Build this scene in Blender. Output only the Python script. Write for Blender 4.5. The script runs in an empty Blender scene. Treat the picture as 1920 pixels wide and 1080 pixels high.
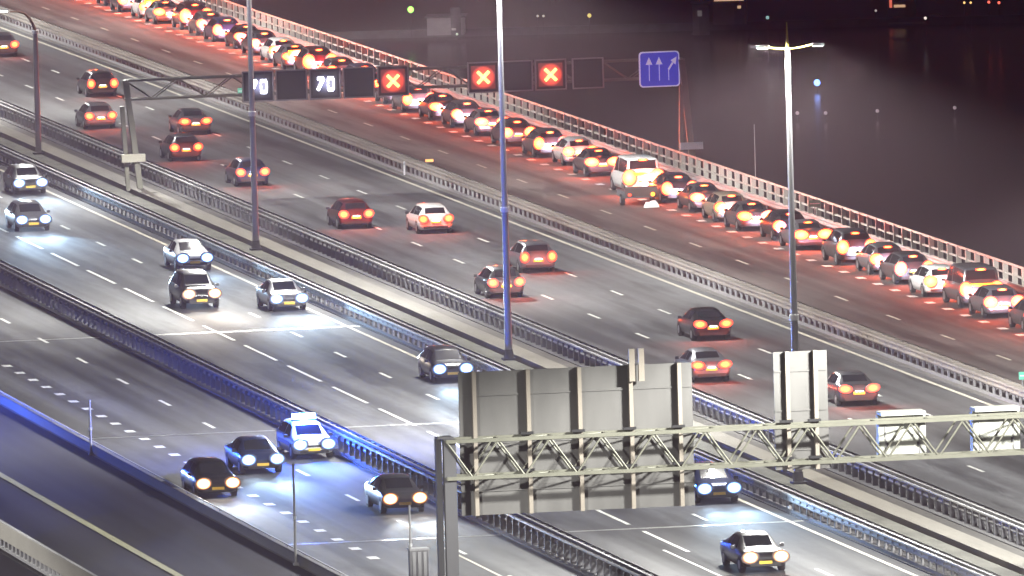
import bpy, math, random
from mathutils import Vector, Matrix
random.seed(7)
S = bpy.context.scene
COL = S.collection
R = math.radians

# ------------------------------------------------------------------ camera
YAW, PITCH, ROLL, CAMH = 0.187252, 0.081472, -0.02748, 57.346
FPX = 26814.8
Fv = Vector((math.sin(YAW)*math.cos(PITCH), math.cos(YAW)*math.cos(PITCH), -math.sin(PITCH)))
R0 = Vector((math.cos(YAW), -math.sin(YAW), 0)); U0 = R0.cross(Fv)
R1 = math.cos(ROLL)*R0 + math.sin(ROLL)*U0; U1 = -math.sin(ROLL)*R0 + math.cos(ROLL)*U0
cd = bpy.data.cameras.new('camera'); cam = bpy.data.objects.new('camera', cd); COL.objects.link(cam)
m = Matrix((( R1.x, U1.x, -Fv.x, 0), (R1.y, U1.y, -Fv.y, 0), (R1.z, U1.z, -Fv.z, CAMH), (0, 0, 0, 1)))
cam.matrix_world = m
cd.sensor_width = 36; cd.lens = FPX/1920*36; cd.clip_start = 5; cd.clip_end = 9000
S.camera = cam

# ------------------------------------------------------------------ night sky, faint moonlight, exposure
W = bpy.data.worlds.new('World'); S.world = W; W.use_nodes = True
nt = W.node_tree; sky = nt.nodes.new('ShaderNodeTexSky'); sky.sky_type = 'NISHITA'; sky.sun_disc = False
sky.sun_elevation = R(0.0); sky.sun_rotation = R(250); sky.dust_density = 3
mixc = nt.nodes.new('ShaderNodeMixRGB'); mixc.blend_type = 'MULTIPLY'; mixc.inputs['Fac'].default_value = 1
mixc.inputs['Color2'].default_value = (1.0, 0.50, 0.68, 1)
nt.links.new(sky.outputs[0], mixc.inputs['Color1'])
nt.links.new(mixc.outputs[0], nt.nodes['Background'].inputs['Color'])
nt.nodes['Background'].inputs['Strength'].default_value = 0.045
sl = bpy.data.lights.new('moonlight', 'SUN'); sl.energy = 0.02; sl.angle = R(0.5); sl.color = (0.8, 0.85, 1)
so = bpy.data.objects.new('moonlight', sl); so.rotation_euler = (R(50), 0, R(-60)); COL.objects.link(so)
S.view_settings.view_transform = 'Standard'; S.view_settings.look = 'None'
S.view_settings.exposure = 0.0; S.view_settings.gamma = 1; S.view_settings.use_curve_mapping = False
S.cycles.max_bounces = 5; S.cycles.diffuse_bounces = 2; S.cycles.glossy_bounces = 3
S.cycles.sample_clamp_indirect = 3.0; S.cycles.caustics_reflective = False; S.cycles.caustics_refractive = False

# ------------------------------------------------------------------ road coordinates: t across, s along
def curve(s):
    u = (s-900)/100.0
    return -0.34657*u*u - 0.07629*u**3
def P(t, s, z=0.0): return Vector((t+curve(s), s, z))
def heading(s): return math.atan2(curve(s+1)-curve(s-1), 2.0)   # road direction leans towards +x by this
def frange(a, b, d):
    n = max(1, int(round((b-a)/d)))
    return [a+(b-a)*i/n for i in range(n+1)]

# ------------------------------------------------------------------ materials
MAT = {}
def mat(name, col, rough=0.6, metal=0.0, emit=None, es=0.0, noise=0.0, nscale=3.0, coat=0.0, spec=0.5, bump=0.0, stretch=(1, 1, 1)):
    if name in MAT: return MAT[name]
    mt = bpy.data.materials.new(name); mt.use_nodes = True; n = mt.node_tree; b = n.nodes['Principled BSDF']
    b.inputs['Base Color'].default_value = (*col, 1); b.inputs['Roughness'].default_value = rough
    b.inputs['Metallic'].default_value = metal; b.inputs['Coat Weight'].default_value = coat
    b.inputs['Specular IOR Level'].default_value = spec
    if emit: b.inputs['Emission Color'].default_value = (*emit, 1); b.inputs['Emission Strength'].default_value = es
    if noise > 0:
        tc = n.nodes.new('ShaderNodeTexCoord'); mp = n.nodes.new('ShaderNodeMapping'); mp.inputs['Scale'].default_value = stretch
        nz = n.nodes.new('ShaderNodeTexNoise'); nz.inputs['Scale'].default_value = nscale; nz.inputs['Detail'].default_value = 6
        n.links.new(tc.outputs['Object'], mp.inputs[0]); n.links.new(mp.outputs[0], nz.inputs['Vector'])
        cr = n.nodes.new('ShaderNodeMapRange'); cr.inputs['From Min'].default_value = 0.3; cr.inputs['From Max'].default_value = 0.7
        cr.inputs['To Min'].default_value = 1-noise; cr.inputs['To Max'].default_value = 1+noise
        n.links.new(nz.outputs['Fac'], cr.inputs['Value'])
        mx = n.nodes.new('ShaderNodeMixRGB'); mx.blend_type = 'MULTIPLY'; mx.inputs['Fac'].default_value = 1
        mx.inputs['Color1'].default_value = (*col, 1)
        cb = n.nodes.new('ShaderNodeCombineColor')
        for i in range(3): n.links.new(cr.outputs[0], cb.inputs[i])
        n.links.new(cb.outputs[0], mx.inputs['Color2']); n.links.new(mx.outputs[0], b.inputs['Base Color'])
        if bump > 0:
            bp = n.nodes.new('ShaderNodeBump'); bp.inputs['Strength'].default_value = bump; bp.inputs['Distance'].default_value = 0.02
            n.links.new(nz.outputs['Fac'], bp.inputs['Height']); n.links.new(bp.outputs[0], b.inputs['Normal'])
    MAT[name] = mt
    return mt

def asphalt(name, col, rough=0.84, wear=0.48):
    """worn asphalt: long tyre-polished streaks along the lanes, patches, fine grain"""
    mt = bpy.data.materials.new(name); mt.use_nodes = True; n = mt.node_tree; L = n.links; b = n.nodes['Principled BSDF']
    tc = n.nodes.new('ShaderNodeTexCoord')
    def noise(scale, stretch, detail=5):
        mp = n.nodes.new('ShaderNodeMapping'); mp.inputs['Scale'].default_value = stretch
        nz = n.nodes.new('ShaderNodeTexNoise'); nz.inputs['Scale'].default_value = scale; nz.inputs['Detail'].default_value = detail
        L.new(tc.outputs['Object'], mp.inputs[0]); L.new(mp.outputs[0], nz.inputs['Vector']); return nz.outputs['Fac']
    def rng(f, a, c, lo=0.3, hi=0.7):
        r = n.nodes.new('ShaderNodeMapRange'); r.inputs['From Min'].default_value = lo; r.inputs['From Max'].default_value = hi
        r.inputs['To Min'].default_value = a; r.inputs['To Max'].default_value = c; L.new(f, r.inputs['Value']); return r.outputs[0]
    def mul(a, c):
        k = n.nodes.new('ShaderNodeMath'); k.operation = 'MULTIPLY'; L.new(a, k.inputs[0]); L.new(c, k.inputs[1]); return k.outputs[0]
    streak = rng(noise(0.8, (1, 0.012, 1), 3), 1-wear, 1+wear*.8, .36, .64)
    patch = rng(noise(0.10, (1, 0.22, 1), 4), 1-wear*0.7, 1+wear*0.5, .38, .62)
    fine = rng(noise(2.2, (1, 0.35, 1), 8), 0.90, 1.10)
    stain = rng(noise(0.55, (1, 0.10, 1), 6), 1.0, 0.55, .56, .64)
    f = mul(mul(mul(streak, patch), fine), stain)
    mx = n.nodes.new('ShaderNodeMixRGB'); mx.blend_type = 'MULTIPLY'; mx.inputs['Fac'].default_value = 1
    mx.inputs['Color1'].default_value = (*col, 1); cb = n.nodes.new('ShaderNodeCombineColor')
    for i in range(3): L.new(f, cb.inputs[i])
    L.new(cb.outputs[0], mx.inputs['Color2']); L.new(mx.outputs[0], b.inputs['Base Color'])
    rr = rng(noise(0.7, (1, 0.02, 1), 4), rough-0.10, rough+0.10); L.new(rr, b.inputs['Roughness'])
    b.inputs['Specular IOR Level'].default_value = 0.16
    return mt

M_ASPH = asphalt('asphalt_worn', (0.085, 0.087, 0.092))
M_ASPH_FAR = asphalt('asphalt_glow_tint', (0.090, 0.080, 0.076))  # queue road: reddish tail light glow mixed into the asphalt colour
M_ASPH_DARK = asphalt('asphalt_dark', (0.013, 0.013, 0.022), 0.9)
M_ASPH_SRV = asphalt('asphalt_service', (0.10, 0.094, 0.086), 0.8)
M_GRAVEL = mat('median_gravel', (0.12, 0.12, 0.10), 0.95, noise=0.35, nscale=1.6, stretch=(1, 0.3, 1))
M_CONC = mat('concrete_beige', (0.20, 0.185, 0.155), 0.85, noise=0.15, nscale=1.2, stretch=(1, 0.15, 1))
M_CONC2 = mat('concrete_grey', (0.10, 0.098, 0.094), 0.85, noise=0.18, nscale=1.0, stretch=(1, 0.15, 1))
M_CONC_D = mat('concrete_shadowed', (0.075, 0.075, 0.08), 0.9, noise=0.25, nscale=1.5, stretch=(1, 0.15, 1))
M_WHITE = mat('road_paint', (0.58, 0.58, 0.55), 0.7, noise=0.16, nscale=4, stretch=(1, 0.5, 1))
M_YPAINT = mat('road_paint_yellowed', (0.46, 0.43, 0.36), 0.75, noise=0.2, nscale=4, stretch=(1, 0.4, 1))
M_STEEL = mat('galvanised_steel', (0.26, 0.26, 0.265), 0.7, 0.1, noise=0.32, nscale=0.8, stretch=(1, 0.25, 1))
M_STEELD = mat('galvanised_post', (0.24, 0.24, 0.25), 0.6, 0.35)
M_BAND2 = mat('rail_dull_beige', (0.18, 0.158, 0.138), 0.9, noise=0.3, nscale=0.8, stretch=(1, 0.25, 1))
M_FLOOR_SHADE = mat('barrier_floor_shade', (0.016, 0.015, 0.018), 0.95)  # shade under the rails painted as a near-black colour
M_POSTL = mat('post_pale', (0.20, 0.20, 0.21), 0.8)
M_STEEL_DARK = mat('dark_steel', (0.10, 0.10, 0.11), 0.7, 0.2, noise=0.25, nscale=2, stretch=(1, 0.2, 1))  # dark steel with an uneven tone
M_RAIL = mat('white_railing_paint', (0.42, 0.39, 0.36), 0.5)
M_POLE = mat('pole_paint', (0.42, 0.42, 0.43), 0.45, 0.3)
M_BAND = mat('white_band', (0.85, 0.85, 0.85), 0.4)
M_YELLOW = mat('pole_tip_yellow', (0.65, 0.55, 0.12), 0.4)
M_GANTRY = mat('gantry_paint', (0.15, 0.15, 0.12), 0.5, 0.2, noise=0.10, nscale=2)
M_SIGNB = mat('sign_back_aluminium', (0.100, 0.098, 0.095), 0.6, 0.1, noise=0.16, nscale=1.4, stretch=(1, 1, .25))
M_RIB = mat('sign_rib', (0.26, 0.23, 0.195), 0.5, 0.2)
M_BLACK = mat('black_plastic', (0.012, 0.012, 0.014), 0.5)
M_FACE = mat('matrix_face', (0.020, 0.018, 0.020), 0.35)
M_FRAME = mat('matrix_frame', (0.30, 0.28, 0.28), 0.5, 0.2)
M_BOX = mat('box_white', (0.40, 0.41, 0.37), 0.5)
M_BLUE = mat('sign_blue', (0.012, 0.035, 0.36), 0.4, emit=(0.03, 0.035, 0.5), es=0.7)
M_SWHITE = mat('sign_white', (0.75, 0.76, 0.8), 0.4)
M_SLIT = mat('sign_white_emissive', (0.75, 0.76, 0.85), 0.4, emit=(0.55, 0.6, 1.0), es=0.45)  # emission added so the white sign parts read bright
M_GREEN = mat('sign_green', (0.10, 0.42, 0.30), 0.4)
M_PALEB = mat('pale_panel', (0.45, 0.50, 0.58), 0.5)
M_TYRE = mat('tyre', (0.012, 0.012, 0.013), 0.8)
M_RIM = mat('rim', (0.35, 0.35, 0.37), 0.3, 0.8)
M_GLASS = mat('car_glass', (0.010, 0.011, 0.014), 0.08, 0.0, coat=0.0, spec=0.9)
M_TRIM = mat('car_trim', (0.018, 0.018, 0.020), 0.5)
M_PLATE = mat('plate_yellow', (0.80, 0.50, 0.05), 0.5)
M_INK = mat('plate_ink', (0.01, 0.01, 0.01), 0.6)
M_CHROME = mat('chrome', (0.7, 0.7, 0.72), 0.2, 1.0)
M_LENS = mat('red_lens', (0.25, 0.012, 0.010), 0.2, emit=(1, 0.06, 0.02), es=6.0)
M_BRAKE = None
def lamp_mat(name, core, rim, cs, rs, p=2.0):
    """oversized lamp glow: bright core, the glare around it painted as a fading coloured rim"""
    mt = bpy.data.materials.new(name); mt.use_nodes = True; n = mt.node_tree; L = n.links; b = n.nodes['Principled BSDF']
    b.inputs['Base Color'].default_value = (.05, .05, .05, 1)
    tc = n.nodes.new('ShaderNodeTexCoord'); sp = n.nodes.new('ShaderNodeSeparateXYZ'); L.new(tc.outputs['Generated'], sp.inputs[0])
    def math_(op, a, c=None, cv=None):
        k = n.nodes.new('ShaderNodeMath'); k.operation = op; L.new(a, k.inputs[0])
        if c is not None: L.new(c, k.inputs[1])
        elif cv is not None: k.inputs[1].default_value = cv
        return k.outputs[0]
    dx = math_('MULTIPLY', math_('SUBTRACT', sp.outputs['X'], cv=.5), cv=2); dz = math_('MULTIPLY', math_('SUBTRACT', sp.outputs['Z'], cv=.5), cv=2)
    r2 = math_('SQRT', math_('ADD', math_('MULTIPLY', dx, dx), math_('MULTIPLY', dz, dz)))
    mr = n.nodes.new('ShaderNodeMapRange'); mr.inputs['From Min'].default_value = 1; mr.inputs['From Max'].default_value = 0.25; L.new(r2, mr.inputs['Value'])
    g = math_('POWER', mr.outputs[0], cv=p)
    mx = n.nodes.new('ShaderNodeMixRGB'); L.new(g, mx.inputs['Fac']); mx.inputs['Color1'].default_value = (*rim, 1); mx.inputs['Color2'].default_value = (*core, 1)
    ms = n.nodes.new('ShaderNodeMapRange'); ms.inputs['To Min'].default_value = rs; ms.inputs['To Max'].default_value = cs; L.new(g, ms.inputs['Value'])
    L.new(mx.outputs[0], b.inputs['Emission Color']); L.new(ms.outputs[0], b.inputs['Emission Strength'])
    return mt
M_TAIL = lamp_mat('tail_lamp', (1, .10, .010), (1, .03, .015), 20, 1.0, 1.3)
M_BRAKE = lamp_mat('brake_lamp', (1, .13, .013), (1, .05, .012), 60, 2.6, 1.0)
M_HEAD = lamp_mat('head_lamp', (.80, .91, 1), (.22, .42, 1), 90, .12, 3.4)
M_HEADW = lamp_mat('head_lamp_warm', (1, .84, .66), (1, .38, .14), 80, .12, 3.2)
M_XBG = lamp_mat('lane_cross_panel', (1, .11, .05), (.6, .03, .02), 2.4, .4, .6)
M_DBG = lamp_mat('speed_panel', (.45, .45, .9), (.05, .04, .08), .7, .1, 1.2)  # bluish halo of the digits painted on the screen behind them
M_PLITE = mat('plate_lamp', (1, 1, 1), 0.3, emit=(1, 0.95, 0.85), es=30.0)
M_AMBER = mat('indicator_glow', (0.5, 0.2, 0.02), 0.3, emit=(1, 0.26, 0.01), es=9.0)
M_BLUEL = mat('beacon_glow', (0.1, 0.3, 1), 0.3, emit=(0.10, 0.42, 1.0), es=160.0)
M_LUM = mat('luminaire_glow', (1, 1, 1), 0.3, emit=(0.86, 0.92, 1.0), es=60.0)
M_LUMD = mat('luminaire_glass', (0.8, 0.8, 0.8), 0.3, emit=(0.9, 0.95, 1.0), es=4.0)
M_XRED = mat('lane_cross_glow', (1, 0.5, 0.2), 0.4, emit=(1, 0.46, 0.13), es=4.2)
M_DIG = mat('digit_glow', (1, 1, 1), 0.4, emit=(0.80, 0.82, 1), es=25.0)

def paint(name, col, metal=0.35, rough=0.32):
    return mat('paint_'+name, col, rough, metal, coat=0.6)
PAINTS = {'black': paint('black', (0.012, 0.012, 0.014)), 'dark grey': paint('dark_grey', (0.05, 0.052, 0.058)),
          'silver': paint('silver', (0.20, 0.20, 0.22), 0.6), 'white': paint('white', (0.66, 0.66, 0.66), 0.0),
          'dark red': paint('dark_red', (0.07, 0.008, 0.008)), 'dark blue': paint('dark_blue', (0.02, 0.03, 0.09)),
          'grey': paint('grey', (0.09, 0.092, 0.10), 0.5), 'beige': paint('beige', (0.30, 0.25, 0.18), 0.3)}

# ------------------------------------------------------------------ mesh helper
class MB:
    def __init__(self): self.v = []; self.f = []; self.mi = []; self.sm = []
    def add(self, vs, fs, mi=0, smooth=False):
        o = len(self.v); self.v += [tuple(v) for v in vs]; self.f += [tuple(i+o for i in f) for f in fs]
        self.mi += [mi]*len(fs); self.sm += [smooth]*len(fs); return self
    def box(self, c, d, mi=0, rz=0.0, taper=1.0):
        x, y, z = d[0]/2, d[1]/2, d[2]/2; vs = []
        cr, sr = math.cos(rz), math.sin(rz)
        for zz in (-z, z):
            k = taper if zz > 0 else 1.0
            for (a, b) in ((-x, -y), (x, -y), (x, y), (-x, y)):
                a, b = a*k, b*k
                vs.append((c[0]+a*cr-b*sr, c[1]+a*sr+b*cr, c[2]+zz))
        return self.add(vs, [(0, 3, 2, 1), (4, 5, 6, 7), (0, 1, 5, 4), (1, 2, 6, 5), (2, 3, 7, 6), (3, 0, 4, 7)], mi)
    def tube(self, a, b, ra, rb=None, n=8, mi=0, caps=True):
        a, b = Vector(a), Vector(b); rb = ra if rb is None else rb
        d = (b-a).normalized(); u = d.orthogonal().normalized(); w = d.cross(u)
        vs = []
        for p, r in ((a, ra), (b, rb)):
            for i in range(n):
                t = 2*math.pi*i/n; vs.append(p+u*r*math.cos(t)+w*r*math.sin(t))
        fs = [(i, (i+1) % n, n+(i+1) % n, n+i) for i in range(n)]
        self.add(vs, fs, mi, True)
        if caps: self.add(vs, [tuple(range(n-1, -1, -1)), tuple(range(n, 2*n))], mi)
        return self
    def bar(self, a, b, w, h, mi=0):
        """square bar from a to b, w across, h upright"""
        a, b = Vector(a), Vector(b); d = (b-a).normalized(); up = Vector((0, 0, 1))
        if abs(d.z) > 0.95: up = Vector((0, 1, 0))
        x = d.cross(up).normalized(); y = x.cross(d).normalized(); vs = []
        for p in (a, b):
            for (i, j) in ((-1, -1), (1, -1), (1, 1), (-1, 1)): vs.append(p+x*w/2*i+y*h/2*j)
        return self.add(vs, [(0, 1, 2, 3), (7, 6, 5, 4), (0, 4, 5, 1), (1, 5, 6, 2), (2, 6, 7, 3), (3, 7, 4, 0)], mi)
    def prism_y(self, pts, y0, y1, mi=0):
        """outline in x,z pushed along y"""
        n = len(pts); vs = [(p[0], y0, p[1]) for p in pts]+[(p[0], y1, p[1]) for p in pts]
        fs = [tuple(range(n)), tuple(range(2*n-1, n-1, -1))]+[(i, i+n, (i+1) % n+n, (i+1) % n) for i in range(n)]
        return self.add(vs, fs, mi)
    def build(self, name, mats, parent=None, loc=None, recalc=False):
        me = bpy.data.meshes.new(name); me.from_pydata(self.v, [], self.f)
        for q in (mats if isinstance(mats, (list, tuple)) else [mats]): me.materials.append(q)
        me.polygons.foreach_set('material_index', self.mi); me.polygons.foreach_set('use_smooth', self.sm)
        me.update()
        if recalc:
            import bmesh
            bm = bmesh.new(); bm.from_mesh(me); bmesh.ops.recalc_face_normals(bm, faces=bm.faces); bm.to_mesh(me); bm.free()
        o = bpy.data.objects.new(name, me); COL.objects.link(o)
        if parent: o.parent = parent
        if loc is not None: o.location = loc
        return o
def link(name, me, parent, loc=(0, 0, 0), rz=0.0):
    o = bpy.data.objects.new(name, me); COL.objects.link(o); o.parent = parent; o.location = loc; o.rotation_euler.z = rz; return o
def tag(o, label=None, cat=None, group=None, kind=None):
    if label: o['label'] = label
    if cat: o['category'] = cat
    if group: o['group'] = group
    if kind: o['kind'] = kind
    return o
def empty(name, loc, rz=0.0, label=None, cat=None, group=None):
    o = bpy.data.objects.new(name, None); COL.objects.link(o); o.location = loc; o.rotation_euler = (0, 0, rz); o.empty_display_size = 0.3
    return tag(o, label, cat, group)
def kids(o): return [c for c in ALLKIDS.get(o.name, [])]
def copy_tree(o, parent=None):
    c = o.copy(); COL.objects.link(c); c.parent = parent
    for ch in list(o.children): copy_tree(ch, c)
    return c

# ------------------------------------------------------------------ the setting: ground, water, decks, roads
def strip(name, t0, t1, z, material, s0=430, s1=1130, thick=0.0, step=12, zs=None):
    mb = MB(); ss = frange(s0, s1, step); vs = []; fs = []
    for s in ss: vs += [P(t0, s, z), P(t1, s, z)]
    for i in range(len(ss)-1): fs.append((2*i, 2*i+1, 2*i+3, 2*i+2))
    mb.add(vs, fs)
    if thick > 0:
        for tt, flip in ((t0, 0), (t1, 1)):
            vs = []; fs = []
            for s in ss: vs += [P(tt, s, z), P(tt, s, z-thick)]
            for i in range(len(ss)-1): fs.append((2*i, 2*i+2, 2*i+3, 2*i+1) if not flip else (2*i, 2*i+1, 2*i+3, 2*i+2))
            mb.add(vs, fs)
    return tag(mb.build(name, material), kind='structure')
def sheet(name, x0, x1, y0, y1, z, material):
    return tag(MB().add([(x0, y0, z), (x1, y0, z), (x1, y1, z), (x0, y1, z)], [(0, 1, 2, 3)]).build(name, material), kind='structure')

GZ = -6.0
M_EARTH = mat('dark_earth', (0.030, 0.026, 0.026), 0.95, noise=0.3, nscale=0.05)
M_WATER = mat('dark_water', (0.010, 0.008, 0.010), 0.20, noise=0.4, nscale=0.35, bump=0.9, stretch=(1, 0.35, 1), spec=0.5)
sheet('ground', -4500, 4500, -1500, 6000, GZ-0.5, M_EARTH)
# canal beside the viaduct and the quay beyond it
MB_w = MB().add([(140, 380, GZ), (420, 300, GZ), (480, 905, GZ), (60, 1003, GZ), (60, 900, GZ)], [(0, 1, 2, 3, 4)])
tag(MB_w.build('water', M_WATER), kind='structure')
mbq = MB(); qa, qb = Vector((60, 1003, 0)), Vector((480, 905, 0)); qd = (qb-qa).normalized(); qn = Vector((-qd.y, qd.x, 0))
for (o0, o1, z0, z1, mi) in ((0, 0.5, GZ-0.4, GZ+0.55, 0), (0.5, 260, GZ-0.4, GZ+0.45, 1)):
    a, b, c2, d2 = qa+qn*o0, qb+qn*o0, qb+qn*o1, qa+qn*o1
    mbq.add([(a.x, a.y, z0), (b.x, b.y, z0), (b.x, b.y, z1), (a.x, a.y, z1), (c2.x, c2.y, z1), (d2.x, d2.y, z1)], [(0, 1, 2, 3), (3, 2, 4, 5)], mi)
tag(mbq.build('quay', [M_CONC_D, M_EARTH]), kind='structure')

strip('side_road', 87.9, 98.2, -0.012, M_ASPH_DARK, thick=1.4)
strip('slip_road', 98.55, 108.15, 0.0, M_ASPH, thick=1.6)
strip('kerb_strip', 108.15, 109.75, 0.06, M_CONC_D, thick=1.6)
strip('oncoming_road', 109.75, 120.75, 0.0, M_ASPH, thick=1.6)
strip('verge_strip', 120.75, 122.1, 0.05, M_CONC_D, thick=1.6)
strip('median_gravel', 122.1, 124.0, 0.03, M_GRAVEL, thick=1.6)
strip('kerb', 124.35, 125.35, 0.14, M_CONC, thick=1.6)
strip('service_path', 125.35, 126.2, 0.0, M_ASPH_SRV, thick=1.6)
strip('verge_strip', 126.2, 127.7, 0.05, M_CONC_D, thick=1.6)
strip('outgoing_road', 127.7, 139.85, 0.0, M_ASPH, thick=1.6)
strip('verge_strip', 139.85, 141.45, 0.05, M_CONC2, thick=1.6)
strip('queue_road', 141.45, 152.1, 0.0, M_ASPH_FAR, thick=1.6)
strip('verge_strip', 152.1, 153.5, 0.04, M_CONC2, thick=1.6)
strip('kerb', 153.5, 154.15, 0.18, M_CONC2, thick=1.6)
strip('kerb', 98.2, 98.55, 0.0, M_CONC2, thick=1.6)

# painted markings: one structure sheet per line
def marks(name, t, w, segs, material, z=0.012):
    mb = MB()
    for (a, b) in segs:
        ss = frange(a, b, 15)
        for i in range(len(ss)-1):
            mb.add([P(t-w/2, ss[i], z), P(t+w/2, ss[i], z), P(t+w/2, ss[i+1], z), P(t-w/2, ss[i+1], z)], [(0, 1, 2, 3)])
    return tag(mb.build(name, material), kind='structure')
def dashes(ref, on, period, s0=430, s1=1130):
    k0 = math.ceil((s0-ref)/period); out = []
    c = ref+k0*period
    while c < s1: out.append((c-on/2, c+on/2)); c += period
    return out
marks('lane_dashes', 132.12, .16, dashes(851.6, 3, 12), M_WHITE)
marks('lane_dashes', 135.73, .16, dashes(876.4, 3, 12), M_WHITE)
marks('lane_dashes', 145.11, .15, dashes(927.6, 3, 12), M_YPAINT)
marks('lane_dashes', 117.08, .16, dashes(740.5, 3, 12), M_WHITE)
marks('lane_dashes', 113.78, .17, dashes(731.3, 9, 12, s0=558), M_WHITE)
marks('lane_dashes', 105.30, .17, dashes(671.4, 3, 12), M_WHITE)
marks('block_marking', 101.56, .42, dashes(658.2, 1, 4, s0=560), M_WHITE)
marks('block_marking', 148.51, .42, dashes(779.0, 1, 4), M_WHITE)
marks('edge_line', 139.27, .22, [(430, 1130)], M_YPAINT)
marks('edge_line', 120.12, .20, [(430, 1130)], M_YPAINT)
marks('edge_line', 104.95, .13, [(430, 565)], M_YPAINT)
marks('edge_line', 113.0, .12, [(430, 560)], M_WHITE)
marks('edge_line', 93.05, .34, [(430, 1130)], mat('kerb_line_paint', (0.20, 0.195, 0.12), 0.8, noise=0.15, nscale=2), z=0.02)
# steel expansion joints of the viaduct
M_JOINT = mat('joint_steel', (0.42, 0.42, 0.40), 0.4, 0.5, noise=0.3, nscale=3)
for sj in (568.9, 619.4, 671.6):
    for (a, b) in ((98.6, 108.1), (109.8, 120.7)):
        mb = MB()
        for k in (0, 0.22): mb.add([P(a, sj+k, .008), P(b, sj+k, .008), P(b, sj+k+.12, .008), P(a, sj+k+.12, .008)], [(0, 1, 2, 3)])
        tag(mb.build('expansion_joint', M_JOINT), kind='structure')

# ------------------------------------------------------------------ guardrails, railing, parapets
W_PROF = [(0, 0), (.045, .02), (.06, .07), (.02, .13), (.02, .18), (.06, .24), (.045, .29), (0, .31)]
def rail_beam(t, z0, side, s0, s1, org, prof=W_PROF, scale=1.0):
    mb = MB(); ss = frange(s0, s1, 8); n = len(prof); vs = []
    for s in ss:
        for (dx, dz) in prof: vs.append(P(t+side*dx*scale, s, z0+dz*scale)-org)
    fs = []
    for i in range(len(ss)-1):
        for j in range(n-1): fs.append((i*n+j, i*n+j+1, (i+1)*n+j+1, (i+1)*n+j))
    return mb.add(vs, fs)
def long_box(mb, t0, t1, z0, z1, s0, s1, org, mi=0, step=10):
    ss = frange(s0, s1, step); vs = []; fs = []
    for s in ss: vs += [P(t0, s, z0)-org, P(t1, s, z0)-org, P(t1, s, z1)-org, P(t0, s, z1)-org]
    for i in range(len(ss)-1):
        a, b = 4*i, 4*i+4
        for j in range(4): fs.append((a+j, b+j, b+(j+1) % 4, a+(j+1) % 4))
    fs += [(0, 1, 2, 3), (len(vs)-1, len(vs)-2, len(vs)-3, len(vs)-4)]
    mb.add(vs, fs, mi)
def guardrail(label, t, width, s0, s1, vis0, vis1, beam_m, post_m, top=0.78, beam_scale=1.1, pitch=1.333, kerb=False, pw=.07):
    org = P(t, vis0, 0)
    root = empty('guardrail', org, 0, label, 'guardrail', 'guardrails between the carriageways')
    h = .31*beam_scale
    for side, tt in ((-1, t), (1, t+width)):
        if width == 0 and side == 1: continue
        rail_beam(tt, top-h-(.05 if side == 1 else 0), side, s0, s1, org, scale=beam_scale).build('beam', beam_m, root)
    if width > 0:                                     # box beam and spacers in the middle
        mb = MB()
        for s in frange(s0, s1, 8)[:-1]:
            mb.bar(P(t+width/2, s, top-.06)-org, P(t+width/2, s+8, top-.06)-org, .12, .1)
        mb.build('centre_beam', beam_m, root)
    if kerb:
        mb = MB(); long_box(mb, t-.10, t+.02, .05, .17, s0, s1, org); mb.build('kerb_edge', M_POSTL, root)
        mb = MB(); long_box(mb, t+.03, t+width+.25, .05, .07, s0, s1, org); mb.build('floor_shade', M_FLOOR_SHADE, root)  # strip coloured as the shade behind the rail openings
    pm = MB(); pm.box((0, 0, (top-.1)/2), (pw, .10, top-.1))
    if width > 0:
        pm.box((width, 0, (top-.1)/2), (.07, .10, top-.1)); pm.box((width/2, 0, top-.12), (width, .10, .05))
    proto = None; rest = MB(); n = 0
    s = vis0-pitch*6
    while s < s1:
        if n < 100:
            if proto is None: proto = pm.build('post', post_m, root, P(t, s)-org)
            else: link('post', proto.data, root, P(t, s)-org)
        else:
            q = P(t, s)-org
            rest.add([(v[0]+q.x, v[1]+q.y, v[2]) for v in pm.v], pm.f)
        n += 1; s += pitch*(1 if n < 1e9 else 1)
    s = vis0-pitch*7
    while s > s0:
        q = P(t, s)-org; rest.add([(v[0]+q.x, v[1]+q.y, v[2]) for v in pm.v], pm.f); s -= pitch
    tag(rest.build('post', post_m, root), kind='stuff')
    return root
guardrail('dark guardrail between the slip lanes and the headlight carriageway', 108.55, .75, 430, 1130, 548, 730, M_STEEL_DARK, M_STEEL_DARK, top=.82, pw=.30)
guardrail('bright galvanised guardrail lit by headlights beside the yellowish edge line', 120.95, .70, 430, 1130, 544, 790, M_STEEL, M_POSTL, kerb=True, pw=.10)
guardrail('pale guardrail on the median side of the red tail light carriageway', 126.55, .75, 430, 1130, 558, 850, M_STEEL, M_STEEL_DARK, pw=.22)  # dark post colour stands for posts seen against the light
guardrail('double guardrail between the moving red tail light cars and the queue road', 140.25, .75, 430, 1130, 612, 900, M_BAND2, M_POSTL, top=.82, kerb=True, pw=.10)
guardrail('single guardrail beside the queue, just in front of the white railing', 152.55, 0, 430, 1130, 655, 900, M_STEEL, M_STEELD, top=.80, pitch=2.667)

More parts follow.
